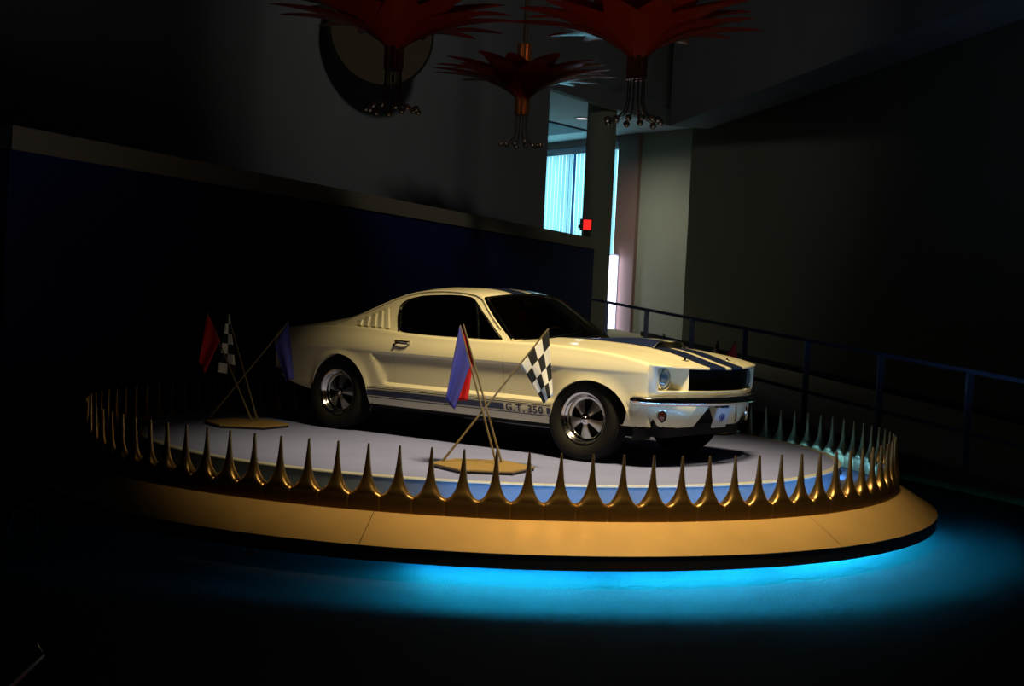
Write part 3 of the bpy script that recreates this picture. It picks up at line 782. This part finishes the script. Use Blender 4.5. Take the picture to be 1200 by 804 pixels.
for sg in (-1, 1):
    ys = [sg*y for y in lin(0.045, 0.265, 8)]
    def hoodx(y, t, xa, xb): return xa+(xb-xa)*t
    stripe('hood_stripe', [[(hoodx(y, t, HREAR(y), SC0), y, T(hoodx(y, t, HREAR(y), SC0), y)+0.003) for y in ys] for t in lin(0, 1, 5)])
    stripe('hood_stripe', [[(x+0.03*(1-(y/0.27)**2)*sstep(0.0, SC1, x), y, T(x, y)+scoop_h(x, y)+0.004) for y in ys] for x in lin(SC0, SC1, 24)])
    lipx = lambda y: float(np.interp(abs(y), [p[0] for p in LIP][::-1], lx[::-1]))
    rws = [[(SC1+(lipx(y)-SC1)*t, y, T(SC1+(lipx(y)-SC1)*t, y)+0.003) for y in ys] for t in lin(0, 1, 22)]
    rws.append([(lipx(y)+0.009, y, T(lipx(y), y)-0.010) for y in ys]); rws.append([(lipx(y)+0.005, y, T(lipx(y), y)-0.021) for y in ys])
    stripe('hood_stripe', rws)
    stripe('roof_stripe', [[roofp(x, y/SG(edge_z(x)), 0.003) for y in ys] for x in rx])
    stripe('deck_stripe', [[(x, y, ztop(x)+0.028*(1-(y/YTOP(x))**2)*(1-0.5*sstep(-3.45, -3.6, x))+0.002) for y in ys] for x in lin(-3.37, -3.60, 10)])
    MB().lathe([(0.0, 0.022), (0.008, 0.020), (0.010, 0.004), (0.028, 0.003), (0.030, 0.0)], 14).build('hood_pin', CHROME, CAR, loc=(0.63, sg*0.34, T(0.63, 0.34)))
# side stripes and lettering
def side_strip(z0, z1, x0, x1, sg, name):
    rows = [[(x, sg*(side_y(x, z)+0.0025), z) for z in (z0, (z0+z1)/2, z1)] for x in lin(x0, x1, max(2, int(abs(x1-x0)/0.04)))]
    return MB().grid(rows).build(name, NAVY, CAR)
for sg in (-1, 1):
    side_strip(0.409, 0.417, -2.325, -0.295, sg, 'side_pinstripe')
    side_strip(0.326, 0.333, -2.325, -0.295, sg, 'side_pinstripe')
    side_strip(0.345, 0.396, -2.325, -0.785, sg, 'side_stripe')
    side_strip(0.345, 0.396, -0.345, -0.295, sg, 'side_stripe')
    xcur = 0.0; glyphs = []
    for chx in 'G.T. 350':
        if chx == ' ': xcur += 0.022; continue
        cu = bpy.data.curves.new('lettering', 'FONT'); cu.body = chx; cu.size = 0.084; cu.extrude = 0.001; cu.offset = 0.0020; cu.resolution_u = 3
        to = bpy.data.objects.new('lettering_tmp', cu); col.objects.link(to)
        dg = bpy.context.evaluated_depsgraph_get(); me = bpy.data.meshes.new_from_object(to.evaluated_get(dg)); bpy.data.objects.remove(to)
        x0_ = min(v.co.x for v in me.vertices); w_ = max(v.co.x for v in me.vertices)-x0_
        glyphs.append((chx, me, x0_, xcur)); xcur += w_+0.010
    for chx, me, x0_, xs_ in glyphs:         # fit into the 0.40 m gap between the stripes and lay on the panel
        for v in me.vertices:
            lx_ = (v.co.x-x0_+xs_-xcur/2)*0.395/xcur; X = -0.567-sg*lx_; Z = 0.342+v.co.y
            v.co = (X, sg*(side_y(X, Z)+0.003+(0.001 if v.co.z > 0 else 0)), Z)
        me.materials.clear(); me.materials.append(NAVY)
        lo_ = bpy.data.objects.new('lettering_dot' if chx == '.' else 'letter', me); col.objects.link(lo_); lo_.parent = CAR
    # door handle
    hx, hz_ = -1.92, 0.838; yb = side_y(hx, hz_)
    dh = MB().box(-0.085, 0.085, -0.006, 0.006, -0.016, 0.016).build('door_handle', CHROME, CAR, smooth=False, loc=(hx, sg*(yb+0.003), hz_), bevel=0.004)
    MB().tube([(-0.075, 0, 0.006), (-0.06, sg*0.030, 0.010), (0.03, sg*0.036, 0.008), (0.08, sg*0.026, 0.000), (0.085, 0, -0.004)], 0.010, 8).build('grip', CHROME, dh)
    MB().lathe([(0.0, 0.030), (0.013, 0.028), (0.016, 0.0)], 14, axis='y').xform(Matrix.Diagonal((1, sg, 1, 1))).build('push_button', CHROME, dh, loc=(-0.075, sg*0.006, -0.03))
# tail
rows = []
for y in lin(-0.785, 0.785, 25):
    k = 1-(y/0.785)**4; rows.append([(-3.60-0.03*k+dx, y*sy, z) for z, dx, sy in ((ztop(-3.6)+0.02*k-0.001, 0.0, side_y(-3.6, .885)/.785), (0.84, -0.005, .985), (0.79, 0.03, 1.0), (0.55, 0.03, 1.0), (0.50, 0.0, 1.0), (0.465, 0.03, .99))])
MB().grid(rows).build('tail_panel', PAINT, CAR, sharp=40)
for sg in (-1, 1):
    for i in range(3):
        MB().box(-0.02, 0.02, -0.034, 0.034, -0.075, 0.075).build('tail_lamp', mat('tail_red', (0.35, 0.01, 0.008), 0.2, coat=0.5), CAR, smooth=False, bevel=0.008, loc=(-3.60, sg*(0.47+0.085*i), 0.67))
MB().lathe([(0.0, -0.05), (0.05, -0.045), (0.06, -0.02), (0.062, 0.0)], 24, axis='x').build('fuel_cap', CHROME, CAR, loc=(-3.60, 0, 0.66))
rpath = [(-3.37, .842), (-3.46, .832), (-3.54, .815), (-3.60, .785), (-3.635, .735), (-3.655, .6), (-3.665, .3), (-3.67, 0)]
sweep(rpath, [(d*-1, z-0.045) for d, z in bprof], 'rear_bumper', CHROME, CAR)
# underside, wheel wells and interior
ub = MB(); ub.box(-3.50, 0.62, -0.60, 0.60, 0.235, 0.33); ub.box(-2.31, -0.31, -0.76, 0.76, 0.235, 0.31); ub.box(0.45, 0.60, -0.72, 0.72, 0.30, 0.54); ub.box(-3.52, -3.05, -0.72, 0.72, 0.36, 0.5)
ub.build('underbody', UNDER, CAR, smooth=False)
for (xc, a, zc, b) in ARC:
    for sg in (-1, 1):
        ww = MB(); rows = []
        for t in lin(-0.35, PI+0.35, 22):
            rows.append([(xc+(a+0.03)*math.cos(t), sg*y, zc+(b+0.03)*math.sin(t)) for y in (0.80, 0.52)])
        ww.grid(rows); k = len(rows); ww.f.append(tuple(2*i+1 for i in range(k)))
        ww.build('wheel_well', UNDER, CAR)
ib = MB(); ib.box(-2.35, -0.80, -0.70, 0.70, 0.33, 0.36)
for sg in (-1, 1): ib.box(-2.60, -0.80, sg*0.72-0.012, sg*0.72+0.012, 0.33, 0.90)
ib.build('cabin_lining', SEAT, CAR, smooth=False)
MB().grid([[(x, y, z) for y in lin(-0.70, 0.70, 9)] for x, z in ((-0.80, 0.925), (-0.93, 0.935), (-1.02, 0.925), (-1.05, 0.87), (-1.04, 0.70), (-0.95, 0.60))]).build('dashboard', SEAT, CAR)
for sg in (-1, 1):
    st = MB()
    rows = [[(x+dx, sg*0.36+y, z) for y, dx in ((-0.25, 0), (-0.20, 0.025), (0, 0.03), (0.20, 0.025), (0.25, 0))] for x, z in ((-1.20, 0.42), (-1.22, 0.50), (-1.62, 0.47), (-1.72, 0.62), (-1.82, 0.86), (-1.86, 0.93), (-1.92, 0.92), (-1.86, 0.60), (-1.80, 0.42))]
    st.grid(rows).build('front_seat', SEAT, CAR)
MB().grid([[(x, y, z) for y in lin(-0.66, 0.66, 9)] for x, z in ((-2.05, 0.45), (-2.4, 0.45), (-2.6, 0.88), (-3.1, 0.92))]).build('rear_seat', SEAT, CAR)
sw = [(0.19*math.cos(t), 0.19*math.sin(t), 0) for t in lin(0, 2*PI, 33)]
so = MB().tube(sw, 0.013, 8, caps=False).build('steering_wheel', mat('dark_walnut', (0.05, 0.025, 0.012), 0.3), CAR, loc=(-1.24, 0.36, 0.86), rot=(0, -1.05, 0))
for t in (0.5, 2.6, 4.71): MB().obox((0, 0, -0.02), (0.18*math.cos(t), 0.18*math.sin(t), 0), (0, 0, 1), 0.03, 0.006).build('spoke', CHROME, so, smooth=False)
MB().tube([(0, 0, -0.02), (0, 0, -0.32)], 0.02, 8).build('steering_column', BLACK, so)
MB().box(-0.012, 0.012, -0.115, 0.115, -0.028, 0.028).build('rear_view_mirror', CHROME, CAR, smooth=False, bevel=0.006, loc=(-1.17, 0.0, 1.235))

# wheels: rim with tyre, five spokes, cap
def make_wheel(x, sg):
    w = MB().lathe([(0.150, -0.10), (0.152, -0.01), (0.156, 0.012), (0.166, 0.018), (0.176, 0.020), (0.181, 0.034), (0.190, 0.040), (0.194, 0.054), (0.203, 0.064), (0.214, 0.069), (0.217, 0.060), (0.205, 0.050)], 48, axis='y').xform(Matrix.Diagonal((1, sg, 1, 1)))
    wh = w.build('wheel', CHROME, CAR, loc=(x, sg*0.732, TR), sharp=50)
    tp = [(0.205, -0.085), (0.225, -0.095), (0.27, -0.105), (0.305, -0.100), (0.324, -0.082), (0.333, -0.055), (0.3355, 0.0), (0.333, 0.055), (0.324, 0.080), (0.305, 0.098), (0.290, 0.102), (0.288, 0.1035), (0.27, 0.104), (0.24, 0.094), (0.222, 0.080), (0.208, 0.062)]
    MB().lathe(tp, 56, axis='y').xform(Matrix.Diagonal((1, sg, 1, 1))).build('tyre', RUBBER, wh, sharp=25)
    for i in range(4):                       # tread grooves, as raised ribs
        yy = -0.055+0.0367*i
        MB().lathe([(0.332, yy-0.013), (0.3385, yy-0.011), (0.3385, yy+0.011), (0.332, yy+0.013)], 56, axis='y').build('tread_rib', RUBBER, wh)
    MB().lathe([(0.0, -0.03), (0.19, -0.03)], 32, axis='y').xform(Matrix.Diagonal((1, sg, 1, 1))).build('brake_drum', UNDER, wh)
    rot0 = 0.35 if x > -1 else 1.1
    for k in range(5):
        a = rot0+2*PI*k/5
        rows = []
        for r, hw, yo, th in ((0.035, 0.017, 0.034, 0.02), (0.065, 0.021, 0.034, 0.022), (0.10, 0.032, 0.026, 0.022), (0.135, 0.046, 0.014, 0.02), (0.160, 0.056, 0.010, 0.02)):
            rows.append([(r, sg*(yo-th), -hw), (r, sg*(yo-0.004), -hw), (r, sg*yo, -hw*0.45), (r, sg*(yo+0.003), 0), (r, sg*yo, hw*0.45), (r, sg*(yo-0.004), hw), (r, sg*(yo-th), hw)])
        MB().grid(rows).build('spoke', ALU, wh, rot=(0, a, 0), sharp=30)
    MB().lathe([(0.0, 0.062), (0.018, 0.060), (0.025, 0.052), (0.026, 0.040), (0.045, 0.037), (0.050, 0.010)], 32, axis='y').xform(Matrix.Diagonal((1, sg, 1, 1))).build('hub_cap', CHROME, wh, sharp=30)
    return wh
for x in (0.0, WB):
    for sg in (-1, 1): make_wheel(x, sg)

# ------------------------------------------------------------------ flag stands
def cloth(name, corners, m, parent, folds=3, amp=0.03, org=(0, 0, 0), nuv=(4, 5), bulge=0.0, thick=0.004):
    # corners: sleeve top, sleeve bottom, fly bottom, fly top (world points)
    A, B, C_, D_ = [np.array(c)-np.array(org) for c in corners]
    n = 18; rows = []; uvs = []
    nn = np.cross(D_-A, B-A); nn = nn/np.linalg.norm(nn); ed = (B-A)/np.linalg.norm(B-A)
    for i in range(n+1):
        s = i/n; r = []
        for j in range(n+1):
            t = j/n
            p = (A*(1-s)+B*s)*(1-t)+(D_*(1-s)+C_*s)*t
            p = p+nn*amp*math.sin(folds*PI*s+1.5*t)*t**0.7+ed*bulge*math.sin(PI*t)*(s-0.3)
            r.append(tuple(p)); uvs.append((s*nuv[0]*0.9999+0.00005, t*nuv[1]*0.9999+0.00005))
        rows.append(r)
    mb = MB().grid(rows)
    o = mb.build(name, m, parent, uvs=uvs, weld=0, sharp=80)
    md = o.modifiers.new('thickness', 'SOLIDIFY'); md.thickness = thick
    return o
def flag_stand(center, label, poles, rot=0.0, R=0.385, narrow=False):
    st = empty('flag_stand', (center[0], center[1], ZD)); tag(st, label, 'flag stand', 'crossed flag stands on the platform')
    org = np.array([center[0], center[1], ZD])
    poly = [(R*math.cos(rot+k*PI/3), R*math.sin(rot+k*PI/3)) for k in range(6)]
    MB().prism(poly, 0.018, 0.034).build('base', WOODB, st, smooth=False, bevel=0.004)
    MB().prism([(x*0.985, y*0.985) for x, y in poly], 0.0, 0.020).build('base_foot', BLACK, st, smooth=False)
    for (bot, top, kind, corners) in poles:
        p = MB().tube([np.array(bot)-org, np.array(top)-org], [0.009, 0.006], 8).build('pole', POLE, st)
        m = {'red': REDC, 'blue': BLUEC, 'check': CHECK}[kind]
        fo = cloth('flag', corners, m, p, org=org, amp=0.025 if kind != 'check' else 0.012, folds=2.4, nuv=(2, 6) if (kind == 'check' and narrow) else (4, 4))
        fo['label'] = {'red': 'red cloth flag', 'blue': 'blue cloth flag', 'check': 'black and white chequered flag'}[kind]
    return st
# stand in front of the car: blue and red flags on one side, chequered on the other
Yf = -2.22
A = lambda px, py, dy=0.0: at_y(px, py, Yf+dy)
def zfix(p, z): q = np.array(p); q[2] = z; return q
b1 = zfix(A(588, 540, 0.10), ZD+0.03); b2 = zfix(A(582, 540, 0.0), ZD+0.03); b3 = zfix(A(518, 540, 0.0), ZD+0.03)
flag_stand((-0.055, -2.30), 'hexagonal wooden stand with blue, red and chequered flags before the car door', [
    (b1, A(543, 380, 0.10), 'red', [A(543.5, 383, 0.11), A(555, 424, 0.11), A(548, 469, 0.14), A(531, 470, 0.12)]),
    (b2, A(539, 381, 0.0), 'blue', [A(538.5, 382, 0.0), A(551, 428, 0.0), A(532, 480, 0.0), A(522, 467, -0.03)]),
    (b3, A(643, 385, 0.04), 'check', [A(643, 386, 0.04), A(610, 427, 0.03), A(637, 473, 0.02), A(648, 463, -0.02)]),
], rot=0.08)
# stand behind the car's tail side
Yr = 0.12
A = lambda px, py, dy=0.0: at_y(px, py, Yr+dy)
b1 = zfix(A(302, 492, 0.15), ZD+0.03); b2 = zfix(A(296, 494, 0.0), ZD+0.03); b3 = zfix(A(244, 492, 0.1), ZD+0.03)
flag_stand((-2.22, 0.10), 'hexagonal wooden stand with red, chequered and blue flags beside the car tail', [
    (b2, A(242, 365, 0.0), 'red', [A(243, 366, 0.0), A(258, 399, 0.0), A(240, 437, 0.0), A(233, 424, -0.03)]),
    (b1, A(267, 367, 0.1), 'check', [A(266, 368, 0.1), A(269.5, 368, 0.1), A(277, 440, 0.10), A(255, 436, 0.06)]),
    (b3, A(338, 377, 0.1), 'blue', [A(338, 377, 0.1), A(322, 405, 0.1), A(334, 446, 0.1), A(344, 444, 0.06)]),
], rot=0.05, narrow=True)
# stand beyond the car's nose
Yb = 1.78
A = lambda px, py, dy=0.0: at_y(px, py, Yb+dy)
b1 = zfix(A(810, 500, 0.0), ZD+0.03); b2 = zfix(A(800, 500, 0.1), ZD+0.03); b3 = zfix(A(848, 500, 0.05), ZD+0.03)
flag_stand((2.16, 1.78), 'hexagonal wooden stand with flags beyond the car bonnet by the ramp', [
    (b1, A(862, 399, 0.0), 'red', [A(862, 400, 0.0), A(845, 425, 0.0), A(858, 470, 0.0), A(868, 462, 0.0)]),
    (b2, A(842, 398, 0.1), 'check', [A(842, 399, 0.1), A(828, 422, 0.1), A(836, 468, 0.1), A(846, 460, 0.1)]),
    (b3, A(777, 391, 0.05), 'blue', [A(777, 392, 0.05), A(789, 420, 0.05), A(786, 466, 0.05), A(774, 456, 0.05)]),
], rot=0.02)

# ------------------------------------------------------------------ hanging flower chandeliers
def chandelier(px, py, Z, R, label, seed, lamp):
    rnd = random.Random(seed)
    c = at(px, py, Z)                         # the throat
    ch = empty('flower_chandelier', tuple(c)); tag(ch, label, 'chandelier', 'red flower chandeliers')
    for layer, (N, rr, hh) in enumerate(((13, 1.0, 0.33), (13, 0.93, 0.44))):
        for k in range(N):
            a = 2*PI*(k+0.5*layer)/N+rnd.uniform(-0.06, 0.06); L = R*rr*rnd.uniform(0.90, 1.04); H = hh*R/1.15*rnd.uniform(0.94, 1.06)
            rows = []
            for i in range(15):
                s = i/14; r = 0.06+(L-0.06)*s**1.25; z = H*(1-(1-s)**2.3)*0.94+0.02*s
                w = 0.045+0.20*math.sin(PI*min(1, s*1.25+0.0))**0.9*(1-s)**0.35 if s < 0.8 else None
                w = 0.05+0.17*R/1.15*math.sin(PI*(s**0.75))*(1-s)**0.25 if s < 1 else 0.004
                w = min(w, r*0.5+0.01)
                row = []
                for v in (-1, -0.5, 0, 0.5, 1):
                    x, y = r, v*w; zz = z+0.05*abs(v)*w*4*(0.4)
                    row.append((x*math.cos(a)-y*math.sin(a), x*math.sin(a)+y*math.cos(a), zz))
                rows.append(row)
            MB().grid(rows).build('petal', PETAL, ch, sharp=60)
    for k in range(8):
        a = 2*PI*k/8
        MB().tube([(0.075*math.cos(a), 0.075*math.sin(a), -0.19), (0.075*math.cos(a), 0.075*math.sin(a), 0.75)], 0.026, 8).build('copper_tube', COPPER, ch)
    MB().tube([(0, 0, -0.05), (0, 0, CEIL-c[2])], 0.03, 8).build('stem', BRONZE, ch)
    for k in range(12):
        a = 2*PI*k/12+0.2; ca, sa = math.cos(a), math.sin(a); rr = 0.26*rnd.uniform(0.9, 1.1); zb = -0.56+rnd.uniform(-0.02, 0.02)
        path = [(0.08*ca, 0.08*sa, -0.1), (0.085*ca, 0.085*sa, -0.40), (0.11*ca, 0.11*sa, -0.50), (0.17*ca, 0.17*sa, -0.56), (rr*ca, rr*sa, zb-0.03)]
        rd = MB().tube(path, 0.006, 6).build('curved_rod', BRONZE, ch)
        MB().lathe([(0, -0.035), (0.022, -0.028), (0.034, -0.008), (0.034, 0.008), (0.022, 0.028), (0, 0.035)], 12, c=path[-1]).build('globe', lamp, rd)
    return ch
GLOBE = mat('smoked_globe', (0.30, 0.22, 0.16), 0.2, 0.6)
chandelier(462, 60, 14.2, 1.27, 'red petalled chandelier hanging in front of the round brown wall disc', 3, GLOBE)
chandelier(612, 118, 18.6, 1.24, 'dim dark-red petalled chandelier, smallest of three, beside the wall opening', 5, GLOBE)
chandelier(747, 71, 13.7, 1.30, 'orange-red petalled chandelier hanging over the column and opening', 9, GLOBE)
# brown disc on the upper wall
dz_ = upw(447)
dc = at(447, 36, dz_-1.7)
dk = empty('wall_disc', tuple(dc)); dk.rotation_euler = (0, 0, 0.45); tag(dk, 'large round brown disc with dark rim mounted on the grey wall', 'wall disc')
rdk = 66/F_PX*(dz_-1.7)
MB().lathe([(0.0, -0.03), (rdk-0.04, -0.03), (rdk-0.03, 0.0)], 64, axis='y').build('face', mat('disc_brown', (0.10, 0.07, 0.03), 0.7), dk)
MB().lathe([(rdk-0.05, -0.02), (rdk-0.02, -0.05), (rdk, -0.03), (rdk, 0.05), (0, 0.05)], 64, axis='y').build('rim', mat('disc_rim', (0.02, 0.018, 0.014), 0.6), dk)
MB().tube([(0, 0.03, 0), (0, 1.9, 0)], 0.08, 10).build('wall_mount', BLACK, dk)

# ------------------------------------------------------------------ small things in the dark foreground
def tubeframe(name, pts, r, m, label, cat):
    o = np.array(pts[0]); o[2] = 0
    e = empty(name, tuple(o)); tag(e, label, cat)
    return e, o
g0, g1, g2, g3 = at_y(44, 590, -2.6), at_y(14, 602, -2.9), at_y(7, 622, -2.9), at_y(4, 690, -2.9)
e, o = tubeframe('barrier_frame', [g1], 0.02, CHROME, 'bent chrome tube barrier standing in the dark at the platform edge', 'barrier')
MB().tube([g0-o, g1-o, g2-o, g3-o, np.array([g3[0], g3[1], 0.0])-o], 0.018, 8).build('bent_tube', CHROME, e)
MB().tube([g0-o, np.array([g0[0], g0[1], 0.0])-o], 0.016, 8).build('leg', CHROME, e)
g0, g1 = at_y(50, 770, -6.4), at_y(-20, 838, -7.0)
g1 = np.array(g1); g2 = np.array([g0[0], g0[1], 0.0])
e, o = tubeframe('barrier_frame', [g0], 0.02, CHROME, 'low chrome rail with a sloping bar on the dark carpet', 'barrier')
MB().tube([at_y(41, 756, -6.4)-o, g0-o, np.array([g1[0], g1[1], max(g1[2], 0.02)])-o], 0.014, 8).build('sloping_bar', CHROME, e)
MB().tube([g0-o, g2-o], 0.012, 8).build('leg', CHROME, e)
# chrome hook under the rim
hk = at_y(298, 628, -(math.sqrt(RR**2-1.6**2))-0.012)
he = empty('rim_hook', tuple(hk), parent=TT); he['label'] = 'small chrome hook'
MB().box(-0.028, 0.028, -0.012, 0.03, -0.03, 0.03).build('plate', CHROME, he, smooth=False)
MB().tube([(0.02, -0.015, -0.02), (0.022, -0.02, -0.07)]+[(-0.02+0.042*math.cos(t), -0.02, -0.08+0.042*math.sin(t)) for t in lin(0, -PI*0.95, 10)], 0.008, 8).build('hook', CHROME, he)
# pale box by the partition
g = at_z(22, 589, 0.0)
bx = MB().box(-0.13, 0.13, -0.10, 0.10, 0.0, 0.20).build('low_plinth', mat('plinth_grey', (0.20, 0.21, 0.20), 0.8), smooth=False, loc=(g[0]-0.02, g[1]+0.15, 0), bevel=0.01)
tag(bx, 'low pale grey plinth on the dark floor by the navy partition', 'plinth')
